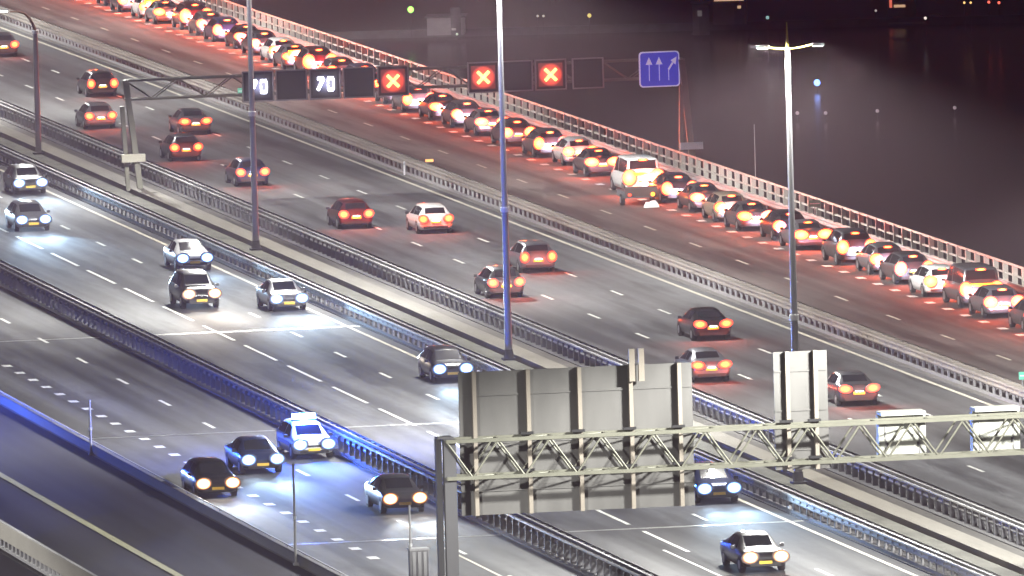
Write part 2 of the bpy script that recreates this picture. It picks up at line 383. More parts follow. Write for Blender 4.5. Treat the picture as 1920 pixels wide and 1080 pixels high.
def railing():
    t = 153.9; z = .18; org = P(t, 680, 0); s0, s1 = 430, 1130
    root = empty('railing', org, 0, 'long white railing with square openings along the queue by the dark water', 'railing')
    for zz, hh in ((1.20, .10), (.70, .09), (z+.12, .05)):
        mb = MB()
        ss = frange(s0, s1, 8)
        for i in range(len(ss)-1): mb.bar(P(t, ss[i], zz)-org, P(t, ss[i+1], zz)-org, .07, hh)
        mb.build('rail', M_RAIL, root)
    pm = MB(); pm.box((0, 0, .52), (.26, .12, 1.04))
    proto = None; rest = MB(); n = 0; s = 672.0
    while s < s1:
        q = P(t, s, z)-org
        if n < 100:
            if proto is None: proto = pm.build('post', M_RAIL, root, q)
            else: link('post', proto.data, root, q)
        else: rest.add([(v[0]+q.x, v[1]+q.y, v[2]+q.z) for v in pm.v], pm.f)
        n += 1; s += 2.12
    s = 672.0-2.12
    while s > s0:
        q = P(t, s, z)-org; rest.add([(v[0]+q.x, v[1]+q.y, v[2]+q.z) for v in pm.v], pm.f); s -= 2.12
    tag(rest.build('post', M_RAIL, root), kind='stuff')
railing()

org = P(98.3, 560); root = empty('parapet', org, 0, 'low pale concrete parapet with thin handrail along the slip lane', 'parapet')
mb = MB(); long_box(mb, 98.3, 98.52, 0, .36, 430, 1130, org); mb.build('wall', M_CONC2, root)
mb = MB(); long_box(mb, 98.28, 98.56, .362, .42, 430, 1130, org); mb.build('coping', M_CONC_D, root)
mb = MB(); long_box(mb, 98.37, 98.43, .50, .54, 430, 1130, org); mb.build('handrail', M_STEEL, root)
mb = MB()
for s in frange(440, 1120, 4): mb.box(P(98.4, s, .46)-org, (.04, .04, .08))
tag(mb.build('bracket', M_STEELD, root), kind='stuff')
org = P(88.2, 560); root = empty('noise_barrier', org, 0, 'grey beige barrier panel on short posts at the lower left corner', 'barrier')
mb = MB(); long_box(mb, 88.2, 88.32, .36, 1.04, 430, 1130, org); mb.build('panel', mat('panel_beige', (0.22, 0.21, 0.19), 0.7, noise=.08, nscale=.5), root)
mb = MB(); long_box(mb, 88.19, 88.33, 1.042, 1.08, 430, 1130, org); mb.build('top_rail', M_STEEL, root)
mb = MB(); long_box(mb, 88.15, 88.35, -.02, .08, 430, 1130, org); mb.build('base_rail', M_STEELD, root)
pm = MB().box((0, 0, .2), (.09, .36, .34)); proto = None
for k in range(60):
    q = P(88.26, 548+k*1.02, .02)-org
    if proto is None: proto = pm.build('post', M_STEELD, root, q)
    else: link('post', proto.data, root, q)

# ------------------------------------------------------------------ street lamps: tall poles in the median
def lamp_light(loc, energy, name='lamp_light'):
    """downward luminaire with a wide street-lighting beam: even light on the road below"""
    ld = bpy.data.lights.new(name, 'SPOT'); ld.energy = energy; ld.spot_size = R(150); ld.spot_blend = 0.25; ld.shadow_soft_size = 0.7
    ld.color = (1.0, 0.99, 0.92); ld.use_nodes = True; n = ld.node_tree; em = n.nodes['Emission']
    g = n.nodes.new('ShaderNodeTexCoord'); sx = n.nodes.new('ShaderNodeSeparateXYZ'); n.links.new(g.outputs['Normal'], sx.inputs[0])
    a = n.nodes.new('ShaderNodeMath'); a.operation = 'ABSOLUTE'; n.links.new(sx.outputs['Z'], a.inputs[0])
    p = n.nodes.new('ShaderNodeMath'); p.operation = 'POWER'; p.inputs[1].default_value = -2.3; n.links.new(a.outputs[0], p.inputs[0])
    q = n.nodes.new('ShaderNodeMath'); q.operation = 'MINIMUM'; q.inputs[1].default_value = 9.0; n.links.new(p.outputs[0], q.inputs[0])
    n.links.new(q.outputs[0], em.inputs['Strength'])
    o = bpy.data.objects.new(name, ld); COL.objects.link(o); o.location = loc; return o
LAMP_W = 17000
def tall_lamp(s, label):
    h = 19.4; root = empty('street_lamp', P(123.8, s, .03), 0, label, 'street lamp', 'tall street lamps in the median')
    mb = MB(); prev = None
    for (z0, r0), (z1, r1) in zip([(.1, .17), (7.0, .145), (13, .12), (18.3, .09)], [(7.0, .145), (13, .12), (18.3, .09)]): mb.tube((0, 0, z0), (0, 0, z1), r0, r1, 12, caps=False)
    mb.build('pole', M_POLE, root)
    MB().box((0, 0, .05), (.6, .6, .1)).tube((0, 0, .1), (0, 0, .5), .24, .19, 12).build('base', M_STEEL_DARK, root)
    MB().tube((0, 0, 6.88), (0, 0, 7.12), .20, .20, 12).build('band', M_BAND, root)
    MB().tube((0, 0, 18.3), (0, 0, h), .07, .02, 8).build('spire', M_YELLOW, root)
    arm = MB(); pts = [(-.95, .10), (-.6, .02), (-.2, -.03), (.2, -.03), (.6, .02), (1.1, .12)]
    for a, b in zip(pts, pts[1:]): arm.tube((a[0], 0, 18.3+a[1]), (b[0], 0, 18.3+b[1]), .045, .045, 6)
    arm.build('arm', M_YELLOW, root)
    for sx, mm in ((-1.05, M_LUM), (1.3, M_LUMD)):
        hd = MB().box((sx, 0, 18.42), (.52, .34, .09)).build('lamp_head', M_POLE, root)
        MB().box((sx, 0, 18.35), (.40, .26, .04)).build('lens', mm, hd)
        l = lamp_light((sx, 0, 18.26), LAMP_W); l.parent = root
    return root
tall_lamp(519.0, 'tall street lamp in the median just outside the lower right corner')
tall_lamp(584.5, 'tall lit double arm street lamp whose yellow tip stands over the dark water')
tall_lamp(649.5, 'tall street lamp pole rising through the frame centre with its top cut off')
tall_lamp(719.9, 'tall street lamp pole left of centre behind the white headlight car')
for s in (868.0, 942.0): tall_lamp(s, 'tall street lamp in the median beyond the far gantry')
def short_lamp(s):
    root = empty('street_lamp', P(123.9, s, .03), 0, 'short street lamp at the left edge with a curved brown arm', 'street lamp', 'tall street lamps in the median')
    MB().tube((0, 0, .1), (0, 0, 6.9), .17, .13, 12, caps=False).build('pole', M_POLE, root)
    MB().box((0, 0, .05), (.6, .6, .1)).build('base', M_STEEL_DARK, root)
    MB().tube((0, 0, 6.8), (0, 0, 7.0), .17, .17, 12).build('band', M_BAND, root)
    arm = MB(); pts = [(0, 7.0), (-.12, 7.35), (-.3, 7.7), (-.6, 7.98), (-.95, 8.08), (-1.4, 8.1)]
    for i, (a, b) in enumerate(zip(pts, pts[1:])): arm.tube((a[0], 0, a[1]), (b[0], 0, b[1]), .10-.012*i, .09-.012*i, 7)
    arm.build('arm', mat('rusty_brown', (0.12, 0.05, 0.03), 0.7), root)
    hd = MB().box((-1.85, 0, 8.2), (.62, .3, .10)).build('lamp_head', M_POLE, root)
    MB().box((-1.85, 0, 8.13), (.6, .32, .03)).build('lens', M_LUM, hd)
    l = lamp_light((0, 0, 18.0), LAMP_W); l.location = P(123.9, s, 18.0)
short_lamp(794.4)

def side_lamp(s, label, hh=17.5, w=5200):
    root = empty('street_lamp', P(62.0, s, GZ), 0, label, 'street lamp')
    MB().tube((0, 0, 0), (0, 0, hh), .16, .09, 10).build('pole', M_POLE, root)
    MB().tube((0, 0, hh-.1), (2.0, 0, hh+.4), .05, .05, 6).build('arm', M_POLE, root)
    hd = MB().box((2.3, 0, hh+.45), (.7, .34, .1)).build('lamp_head', M_POLE, root); MB().box((2.3, 0, hh+.38), (.5, .26, .03)).build('lens', M_LUM, hd)
    l = lamp_light((2.3, 0, hh+.3), w); l.parent = root
for s, w in ((575, 'nearer low'), (630, 'middle low'), (685, 'farthest low')): side_lamp(s, w+' street lamp left of the side road outside the left frame edge', 17.5, 8000)
side_lamp(482, 'added tall fill light mast nearest the camera, unseen beyond the lower left corner', 36, 60000)  # made-up mast light, added to fill the shade beside the sign ribs

# thin service posts along the parapet
for (t, s, h, lab) in ((98.17, 611.9, 2.4, 'thin short steel post on the parapet at the left edge'),
                       (98.16, 560.75, 4.1, 'thin taller steel post on the parapet below the police car'),
                       (101.4, 553.0, 2.95, 'thin steel post standing behind the grey roadside cabinet')):
    root = empty('service_post', P(t, s), 0, lab, 'post', 'thin posts along the parapet')
    MB().tube((0, 0, 0), (0, 0, h), .055, .045, 8).build('pole', M_STEELD, root)
    MB().box((0, 0, .05), (.22, .22, .1)).build('base', M_STEELD, root)
    MB().tube((0, 0, h*.45), (0, 0, h*.45+.12), .075, .075, 8).build('collar', M_POLE, root)
# roadside cabinet
root = empty('roadside_cabinet', P(101.74, 553.2), 0, 'dark grey slatted roadside cabinet beside the near gantry leg', 'cabinet')
MB().box((0, 0, .58), (.72, .5, 1.16)).build('body', M_STEEL_DARK, root)
MB().box((0, 0, 1.2), (.8, .58, .08)).build('roof', M_STEELD, root)
for k in (-.22, 0, .22): MB().box((k, -.265, .62), (.13, .03, .95)).build('door_panel', M_STEELD, root)

# ------------------------------------------------------------------ gantries
def truss(root, t0, t1, s, zt, zb, depth, org, mt, pitch, rad=.065, zig0=0):
    for ds, nm in ((0, 'front'), (depth, 'rear')):
        for z in (zt, zb):
            MB().bar(P(t0, s+ds, z)-org, P(t1, s+ds, z)-org, rad*2, rad*2.1).build('chord', mt, root)
        mb = MB(); n = int(round((t1-t0)/pitch)); up = zig0
        for i in range(n):
            a = t0+(t1-t0)*i/n; b = t0+(t1-t0)*(i+1)/n
            za, zb2 = (zt, zb) if (i+up) % 2 == 0 else (zb, zt)
            mb.tube(P(a, s+ds, za)-org, P(b, s+ds, zb2)-org, rad*.62, rad*.62, 7)
        mb.build('diagonal_bracing', mt, root)
    n = int(round((t1-t0)/(2*pitch)))
    for z in (zt, zb):
        mb = MB()
        for i in range(n+1):
            a = t0+(t1-t0)*i/n
            mb.bar(P(a, s, z)-org, P(a, s+depth, z)-org, rad*1.2, rad*1.2)
            if i < n: b = t0+(t1-t0)*(i+1)/n; mb.tube(P(a, s, z)-org, P(b, s+depth, z)-org, rad*.5, rad*.5, 6)
        mb.build('cross_bracing', mt, root)

# near gantry (its signs face away from the camera)
sg = 534.2; org = P(99.45, sg)
near = empty('gantry', org, 0, 'near lattice sign gantry with blank sign backs across the bottom right', 'gantry')
truss(near, 99.3, 126.6, sg-.5, 7.22, 5.80, 1.0, org, M_GANTRY, 1.02)
for t in (99.45, 126.4):
    MB().bar(P(t, sg-.3)-org, P(t, sg-.3, 7.30)-org, .46, .34).bar(P(t-.33, sg+.25)-org, P(t-.33, sg+.25, 7.30)-org, .22, .3).bar(P(t-.1, sg-.1, 7.33)-org, P(t-.1, sg+.5, 7.33)-org, .6, .08).build('leg', mat('leg_shade_paint', (0.06, 0.06, 0.065), .6), near)  # legs coloured darker to stand for their dimmer light
def sign_back(t0, t1, z0, z1, ribs, rib_w, label_part=None, ds=.62):
    mb = MB(); y = sg+ds
    pan = MB().add([P(t0, y, z0)-org, P(t1, y, z0)-org, P(t1, y, z1)-org, P(t0, y, z1)-org, P(t0, y+.05, z0)-org, P(t1, y+.05, z0)-org, P(t1, y+.05, z1)-org, P(t0, y+.05, z1)-org],
                   [(0, 1, 2, 3), (5, 4, 7, 6), (4, 0, 3, 7), (1, 5, 6, 2), (3, 2, 6, 7), (4, 5, 1, 0)]).build('sign_panel', M_SIGNB, near)
    for k in range(3): MB().bar(P(t0+.02, y-.02, z0+(z1-z0)*(k+.5)/3)-org, P(t1-.02, y-.02, z0+(z1-z0)*(k+.5)/3)-org, .03, .05).build('seam_rail', M_SIGNB, pan)
    for t in ribs:
        r_ = MB().bar(P(t, y-.13, z0)-org, P(t, y-.13, z1+.02)-org, .15, .22)
        r_.build('rib', M_RIB, pan)
        for zc in (7.22, 5.80):
            if z0 < zc < z1: MB().box(P(t-.12, y-.33, zc+.13)-org, (.5, .14, .1)).build('bracket', M_BLACK, pan)
sign_back(100.05, 109.15, 4.25, 9.75, (102.72, 104.72, 106.72, 108.62), .1)
MB_r = MB().bar(P(100.62, sg+.49, 4.25)-org, P(100.62, sg+.49, 9.77)-org, .15, .22).build('rib', M_RIB, near)
sign_back(112.35, 114.45, 5.45, 10.0, (112.85, 113.95), .1)
for t in (106.75, 107.12):
    MB().add([], []).bar(P(t, sg+.3, 9.15)-org, P(t, sg+.3, 10.4)-org, .22, .16).build('light_shield', M_RIB, near)
def matrix_back(t0, t1, z0, z1):
    y = sg+.72; b = MB(); c = P((t0+t1)/2, y+.3, (z0+z1)/2)-org
    b.box(c, (t1-t0, .5, z1-z0)); o = b.build('matrix_box', M_BOX, near)
    MB().box(c+Vector((0, -.10, (z1-z0)/2+.08)), (t1-t0-.1, .9, .14)).build('hood', M_BOX, o)
    for k in (-.36, .36):
        MB().box(c+Vector((k*(t1-t0), -.27, 0)), (.05, .04, z1-z0-.04)).build('hinge_strip', M_STEELD, o)
        MB().box(c+Vector((k*(t1-t0)*.9, -.29, -.3)), (.07, .05, .16)).build('latch', M_BLACK, o)
for t0 in (116.45, 120.15, 123.4): matrix_back(t0, t0+1.85, 5.70, 7.35)

# far gantry with lit lane signals
sf = 764.0; orgf = P(124.45, sf)
far = empty('gantry', orgf, 0, 'far sign gantry carrying lit lane signals above the tail light traffic', 'gantry')
truss(far, 124.3, 155.1, sf+.45, 5.98, 4.95, .8, orgf, M_GANTRY, 1.5, rad=.055)
lg = MB(); lg.bar(P(124.85, sf)-orgf, P(124.2, sf, 6.05)-orgf, .30, .3); lg.bar(P(124.25, sf+.5)-orgf, P(124.05, sf+.5, 4.6)-orgf, .22, .24); lg.build('leg', M_GANTRY, far)
MB().box(P(124.45, sf-.3, 1.82)-orgf, (1.3, .3, .42)).build('crash_box', mat('crash_box_beige', (0.46, 0.44, 0.36), .6), far)
lg = MB(); lg.bar(P(155.6, sf, -1.6)-orgf, P(154.98, sf, 5.98)-orgf, .34, .3); lg.bar(P(154.75, sf, -1.6)-orgf, P(154.92, sf, 4.6)-orgf, .22, .24); lg.build('leg', M_GANTRY, far)
MB().box(P(155.35, sf-.3, 1.24)-orgf, (1.25, .16, .38)).build('name_plate', M_PALEB, far)
boxes = [(130.66, 'seventy'), (132.5, None), (134.36, 'seventy'), (136.22, None), (138.12, 'cross'), (143.12, 'cross'), (144.99, None), (146.86, 'cross'), (148.93, None)]
def px_cross(mb, c, r, w):
    for sg_ in (1, -1): mb.bar(c+Vector((-r, 0, -r*sg_)), c+Vector((r, 0, r*sg_)), .06, w)
def seventy(mb, c, h):
    w = h*.5; L = []
    L += [((-w-.12, h/2), (-.10, h/2)), ((-.10, h/2), (-.42, -h/2))]
    x0, x1 = .14, .14+w*.95
    L += [((x0, h/2), (x1, h/2)), ((x0, -h/2), (x1, -h/2)), ((x0, h/2), (x0, -h/2)), ((x1, h/2), (x1, -h/2))]
    for k, (a, b) in enumerate(L): mb.bar(c+Vector((a[0], -.002*k, a[1])), c+Vector((b[0], -.002*k, b[1])), .04, .145)
for i, (t0, kind) in enumerate(boxes):
    c = P(t0+.83, sf+.1, 5.42)-orgf; w, h = 1.68, 1.62
    sb = MB().box(c+Vector((0, .14, 0)), (w, .26, h)).build('lane_signal', M_BLACK, far)
    fr = MB()
    for (dx, dz, ww, hh) in ((0, h/2, w+.06, .07), (0, -h/2, w+.06, .07), (-w/2, 0, .07, h-.07), (w/2, 0, .07, h-.07)): fr.box(c+Vector((dx, -.05, dz)), (ww, .14, hh))
    fr.build('frame', M_FRAME, sb)
    MB().box(c+Vector((0, .002, 0)), (w-.35, .02, h-.35)).build('screen', M_XBG if kind == 'cross' else (M_DBG if kind == 'seventy' else M_FACE), sb)
    if kind == 'cross':
        mb = MB(); px_cross(mb, c+Vector((0, -.04, 0)), .32, .17); mb.build('red_cross', M_XRED, sb)
    if kind == 'seventy':
        mb = MB(); seventy(mb, c+Vector((.02, -.04, -.02)), .62); mb.build('speed_digits', M_DIG, sb)
MB().tube(P(138.03, sf-.1, 5.22)-orgf, P(138.03, sf+.1, 5.22)-orgf, .09, .09, 10).build('red_lamp', M_BRAKE, far)
# blue lane sign
c = P(153.75, sf+.1, 5.48)-orgf; w, h = 2.25, 1.95
def rrect(w, h, r):
    pts = []
    for (cx, cz, a0) in ((w/2-r, h/2-r, 0), (-w/2+r, h/2-r, 90), (-w/2+r, -h/2+r, 180), (w/2-r, -h/2+r, 270)):
        for k in range(5): a = R(a0+k*22.5); pts.append((cx+r*math.cos(a), cz+r*math.sin(a)))
    return pts
bs = MB().prism_y([(x+c.x, z+c.z) for x, z in rrect(w, h, .2)], c.y, c.y+.1).build('lane_sign', M_SLIT, far, recalc=True)
MB().prism_y([(x+c.x, z+c.z) for x, z in rrect(w-.14, h-.14, .16)], c.y-.012, c.y+.01).build('blue_panel', M_BLUE, bs, recalc=True)
ar = MB(); y = c.y-.03
def arrow(x, bend):
    q = lambda dx, dz: Vector((c.x+x+dx, y, c.z+dz))
    if not bend:
        ar.bar(q(0, -.62), q(0, .3), .03, .10); ar.add([q(-.19, .26), q(.19, .26), q(0, .68)], [(0, 1, 2)])
    else:
        ar.bar(q(-.12, -.62), q(-.12, 0), .03, .10); ar.bar(q(-.12, -.03), q(.12, .34), .032, .10)
        ar.add([q(.0, .46), q(.28, .22), q(.34, .66)], [(0, 1, 2)])
arrow(-.58, 0); arrow(-.02, 0); arrow(.62, 1); ar.build('arrow_symbol', M_SLIT, bs)

# ------------------------------------------------------------------ cars
# stations: y, z_bottom, z_shoulder, z_top, half width shoulder, half width top
HATCH = [(-2.12, .42, .74, .78, .76, .60), (-2.09, .30, .90, .94, .85, .66), (-2.00, .25, .95, 1.02, .885, .66), (-1.72, .21, .95, 1.36, .89, .585),
         (-1.50, .20, .95, 1.43, .89, .59), (-.6, .19, .93, 1.47, .89, .60), (.15, .19, .91, 1.45, .89, .595), (.50, .19, .90, 1.38, .89, .60),
         (1.18, .20, .90, .96, .88, .70), (1.65, .22, .85, .89, .87, .68), (1.98, .25, .75, .79, .84, .62), (2.10, .30, .62, .66, .78, .56), (2.14, .38, .52, .55, .70, .48)]
SALOON = [(-2.32, .42, .74, .78, .76, .60), (-2.28, .30, .92, .95, .85, .68), (-2.15, .25, .96, 1.00, .885, .70), (-1.62, .21, .96, 1.03, .89, .68),
          (-1.05, .20, .95, 1.34, .89, .575), (-.75, .19, .94, 1.40, .89, .585), (-.1, .19, .92, 1.43, .89, .59), (.40, .19, .90, 1.36, .89, .59),
          (1.15, .20, .89, .94, .88, .70), (1.7, .22, .84, .88, .87, .68), (2.1, .25, .75, .79, .84, .62), (2.25, .30, .62, .66, .78, .56), (2.29, .38, .52, .55, .70, .48)]
ESTATE = [(-2.30, .42, .74, .78, .76, .60), (-2.26, .30, .92, .96, .85, .68), (-2.18, .25, .97, 1.06, .885, .66), (-1.95, .21, .97, 1.38, .89, .60),
          (-1.75, .20, .96, 1.45, .89, .60), (-.7, .19, .94, 1.49, .89, .605), (.1, .19, .92, 1.47, .89, .60), (.50, .19, .90, 1.39, .89, .60),
          (1.22, .20, .90, .96, .88, .70), (1.75, .22, .85, .89, .87, .68), (2.12, .25, .76, .80, .84, .62), (2.26, .30, .63, .67, .78, .56), (2.30, .38, .52, .55, .70, .48)]
SUV = [(y, zb+.06, zs*1.13, zt*1.15, wb*1.02, wt*1.06) for (y, zb, zs, zt, wb, wt) in ESTATE]
VAN = [(-2.42, .45, .80, .84, .82, .66), (-2.40, .32, 1.05, 1.12, .93, .82), (-2.38, .28, 1.12, 1.30, .94, .85), (-2.30, .25, 1.12, 1.86, .95, .80),
       (-2.15, .24, 1.12, 1.94, .95, .79), (-.6, .23, 1.10, 1.97, .95, .79), (.55, .23, 1.08, 1.95, .95, .78), (.95, .23, 1.08, 1.86, .95, .78),
       (1.62, .24, 1.06, 1.20, .93, .78), (2.00, .26, .98, 1.04, .91, .74), (2.28, .28, .86, .90, .88, .68), (2.40, .34, .70, .74, .82, .60), (2.44, .42, .58, .62, .74, .52)]
KINDS = {'hatchback': HATCH, 'saloon': SALOON, 'estate': ESTATE, 'suv': SUV, 'van': VAN}
def section(st):
    y, zb, zs, zt, w, wt = st; W = w*1.015; flat = (zt-zs) < .12
    zm = zb+(zs-zb)*.45
    pts = [(0, zb), (w*.80, zb), (w*.95, zb+.05), (W, zm), (w*.99, zs-.07), (w*.945, zs)]
    if flat: pts += [(w*.90, zs+(zt-zs)*.45), (wt+.06, zt-.012), (wt*.8, zt), (0, zt+.012)]
    else: pts += [((w*.92+wt)/2+.02, (zs+zt)/2), (wt, zt-.055), (wt*.86, zt), (0, zt+.025)]
    return [(x, y, z) for x, z in pts]
def lerp(a, b, t): return [a[i]+(b[i]-a[i])*t for i in range(len(a))]
def surf(K, u, v, off=0.0):
    def raw(u, v):
        i = max(0, min(len(K)-2, int(u))); f = u-i; st = lerp(K[i], K[i+1], f); sec = section(st)
        # keep section form continuous
        sa, sb_ = section(K[i]), section(K[i+1]); j = max(0, min(8, int(v))); g = v-j
        a = lerp(lerp(sa[j], sa[j+1], g), lerp(sb_[j], sb_[j+1], g), f); return Vector(a)
    p = raw(u, v)
    if off:
        e = 1e-2; du = raw(u+e, v)-raw(u-e, v); dv = raw(u, v+e)-raw(u, v-e); nrm = du.cross(dv)
        if nrm.length > 1e-9:
            nrm.normalize()
            if nrm.dot(Vector((p.x, 0, p.z-.7))) < 0: nrm = -nrm
            p = p+nrm*off
    return p
def side_patch(K, quad, off, sx, mb, nu=4, nv=3):
    """quad: (u,v) corners ul, ur, lr, ll on the right half; sx mirrors"""
    vs = []
    for i in range(nu+1):
        for j in range(nv+1):
            a = lerp(quad[0], quad[1], i/nu); b = lerp(quad[3], quad[2], i/nu); q = lerp(a, b, j/nv)
            p = surf(K, q[0], q[1], off); vs.append((p.x*sx, p.y, p.z))
    fs = [(i*(nv+1)+j, (i+1)*(nv+1)+j, (i+1)*(nv+1)+j+1, i*(nv+1)+j+1) for i in range(nu) for j in range(nv)]
    mb.add(vs, fs, 0, True)
def across_patch(K, u0, u1, v0, mb, off=.008, nx=6, nu=4):
    """windscreen-like patch across the car between stations u0..u1, out to section param v0"""
    vs = []
    for i in range(nu+1):
        u = u0+(u1-u0)*i/nu
        for j in range(nx+1):
            k = -1+2*j/nx; v = 9-(9-v0)*abs(k); p = surf(K, u, v, off); vs.append((p.x*(1 if k >= 0 else -1), p.y, p.z))
    fs = [(i*(nx+1)+j, (i+1)*(nx+1)+j, (i+1)*(nx+1)+j+1, i*(nx+1)+j+1) for i in range(nu) for j in range(nx)]
    mb.add(vs, fs, 0, True)
def make_car(kind, front):
    """front: True when its headlamps face the camera (it is seen from the front); parts on the hidden end are kept simple"""
    K = KINDS[kind]; root = empty('parked_car' if False else 'car', (0, 0, 0))
    mb = MB(); vs = []; n = 10
    for st in K:
        sec = section(st); vs += sec+[(-x, y, z) for (x, y, z) in sec[-2:0:-1]]
    m_ = 18; fs = []
    for i in range(len(K)-1):
        for j in range(m_): fs.append((i*m_+j, i*m_+(j+1) % m_, (i+1)*m_+(j+1) % m_, (i+1)*m_+j))
    mb.add(vs, fs, 0, True); mb.add([vs[k] for k in range(m_)], [tuple(range(m_))]); e = (len(K)-1)*m_
    mb.add([vs[e+k] for k in range(m_)], [tuple(range(m_-1, -1, -1))])
    body = mb.build('body', PAINTS['grey'], root, recalc=True)
    body.material_slots[0].link = 'OBJECT'; body.material_slots[0].material = PAINTS['grey']
    iw = 2 if kind != 'saloon' else 3          # rear window between these stations
    g = MB(); across_patch(K, iw+.12, iw+.92, 8.0, g); g.build('rear_window', M_GLASS, root)
    g = MB(); across_patch(K, 7.08, 7.93, 8.0, g); g.build('windscreen', M_GLASS, root)
    for sx in (-1, 1):
        g = MB()
        ru = 3.25 if kind != 'saloon' else 4.1
        side_patch(K, ((ru, 6.85), (5.45, 6.85), (5.45, 5.12), (ru-.15, 5.12)), .008, sx, g)
        side_patch(K, ((5.55, 6.85), (7.05, 6.85), (7.55, 5.12), (5.55, 5.12)), .008, sx, g)
        g.build('side_window', M_GLASS, root)
        mr = MB(); x = (K[7][4]+.10)*sx; mr.box((x, K[7][0]+.32, K[7][2]+.05), (.17, .10, .13)); mr.build('mirror', M_TRIM, root)
    L0, L1 = K[0][0], K[-1][0]; r = .315 if kind not in ('suv', 'van') else .35
    for sx in (-1, 1):
        for yy in (L0+.80, L1-.82):
            hw = K[5][4]*1.0
            w = MB().tube((hw*sx-.20*sx, yy, r), (hw*sx+.012*sx, yy, r), r, r, 18)
            wo = w.build('wheel', M_TYRE, root)
            MB().tube((hw*sx-.02*sx, yy, r), (hw*sx+.022*sx, yy, r), r*.62, r*.60, 12).build('rim', M_RIM, wo)
            ar_ = MB(); a0 = []
            for k in range(13):
                a = math.pi*k/12; a0.append((math.cos(a), math.sin(a)))
            vs = [(hw*1.018*sx, yy+c_*(r+.0), r+s_*(r+.0)) for c_, s_ in a0]+[(hw*1.018*sx, yy+c_*(r+.065), r+s_*(r+.065)) for c_, s_ in a0]
            ar_.add(vs, [(k, k+1, 14+k, 13+k) for k in range(12)]); ar_.build('wheel_arch', M_TRIM, root)
    # bumpers, grille, plate
    MB().box((0, L0+.03, .36), (1.30, .10, .13)).build('rear_bumper', M_TRIM, root)
    MB().box((0, L1-.02, .36), (1.24, .10, .14)).build('front_bumper', M_TRIM, root)
    if front: MB().box((0, L1-.06, .58), (.72, .12, .10)).build('grille', M_TRIM, root)
    zp = .62 if kind != 'van' else .72
    yb = L0-.02
    pl = MB().box((0, (L1+.035) if front else yb-.01, .44 if front else zp), (.52, .02, .115)).build('number_plate', M_PLATE, root)
    if not front: MB().box((0, yb-.05, zp+.085), (.34, .05, .02)).build('plate_lamp', M_PLITE, root)
    # rear lamps
    zl = K[1][2]-.10; hx = K[1][4]-.13; van = kind == 'van'
    def disc(x, y, z, a, c_, m_, parent, tilt=0.0, th=.03):  # glow disc wider than the lamp, standing for its bloom
        vs = []; nn = 22
        for yy in (y-th, y):
            for k in range(nn):
                q = 2*math.pi*k/nn; u, w_ = a*math.cos(q), c_*math.sin(q)
                vs.append((x+u*math.cos(tilt)-w_*math.sin(tilt), yy, z+u*math.sin(tilt)+w_*math.cos(tilt)))
        fs = [(k, (k+1) % nn, nn+(k+1) % nn, nn+k) for k in range(nn)]+[tuple(range(nn-1, -1, -1)), tuple(range(nn, 2*nn))]
        return MB().add(vs, fs).build('lamp_glow', m_, parent)
    def rear_lamp(sx, glow):
        if kind in ('van', 'estate', 'suv'):
            ln = MB().prism_y([(sx*(hx+.10), zl-.20), (sx*(hx-.10), zl-.16), (sx*(hx-.08), zl+.05), (sx*(hx+.02), zl+.24), (sx*(hx+.11), zl+.24)], L0-.02, L0+.20).build('tail_light', M_LENS, root, recalc=True)
            disc(sx*(hx-.03), L0-.03, zl-.01, .25, .29, glow, ln, sx*.25)
        elif kind == 'saloon':
            ln = MB().prism_y([(sx*(hx+.11), zl-.09), (sx*(hx-.30), zl-.07), (sx*(hx-.32), zl+.06), (sx*(hx+.0), zl+.11), (sx*(hx+.11), zl+.10)], L0-.02, L0+.22).build('tail_light', M_LENS, root, recalc=True)
            disc(sx*(hx-.10), L0-.03, zl, .34, .20, glow, ln, sx*.18)
        else:
            ln = MB().prism_y([(sx*(hx+.11), zl-.12), (sx*(hx-.16), zl-.10), (sx*(hx-.18), zl+.06), (sx*(hx+.0), zl+.16), (sx*(hx+.11), zl+.14)], L0-.02, L0+.22).build('tail_light', M_LENS, root, recalc=True)
            disc(sx*(hx-.06), L0-.03, zl, .29, .23, glow, ln, sx*.3)
    if not front:
        rear_lamp(-1, M_TAIL); rear_lamp(1, M_TAIL)
    else:
        for sx in (-1, 1):
            hz = K[-3][2]-.09; hxx = K[-3][4]-.22
            ho = MB().prism_y([(sx*(hxx+.18), hz-.07), (sx*(hxx-.16), hz-.08), (sx*(hxx-.14), hz+.05), (sx*(hxx+.17), hz+.09)], L1-.30, L1+.015).build('headlight', M_CHROME, root, recalc=True)
            disc(sx*hxx, L1+.05, hz, .37, .27, M_HEAD, ho, -sx*.2)
    return root
PROTO = {}
def proto(kind, front):
    k = (kind, front)
    if k not in PROTO: PROTO[k] = make_car(kind, front); PROTO[k]['used'] = 0
    return PROTO[k]
def find(root, name): return [c for c in root.children if c.name.split('.')[0] == name]
def place_car(kind, front, t, s, colour, label, group, rz=0.0, name='car', zoff=0.0):
    p = proto(kind, front)
    if p['used'] == 0: c = p; p['used'] = 1
    else: c = copy_tree(p); c['used'] = 1
    if c is not p: pass
    L0, L1 = KINDS[kind][0][0], KINDS[kind][-1][0]
    end = L0 if not front else L1
    h = -heading(s)+rz+(math.pi if front else 0)
    # t, s give the ground point under the end that faces the camera
    d = Vector((-math.sin(h), math.cos(h), 0))
    pos = P(t, s, zoff)-d*end
    c.location = pos; c.rotation_euler = (0, 0, h); tag(c, label, {'van': 'van'}.get(kind, 'car'), group)
    if name != 'car': c.name = name
    for b in find(c, 'body'): b.material_slots[0].material = PAINTS[colour]
    return c
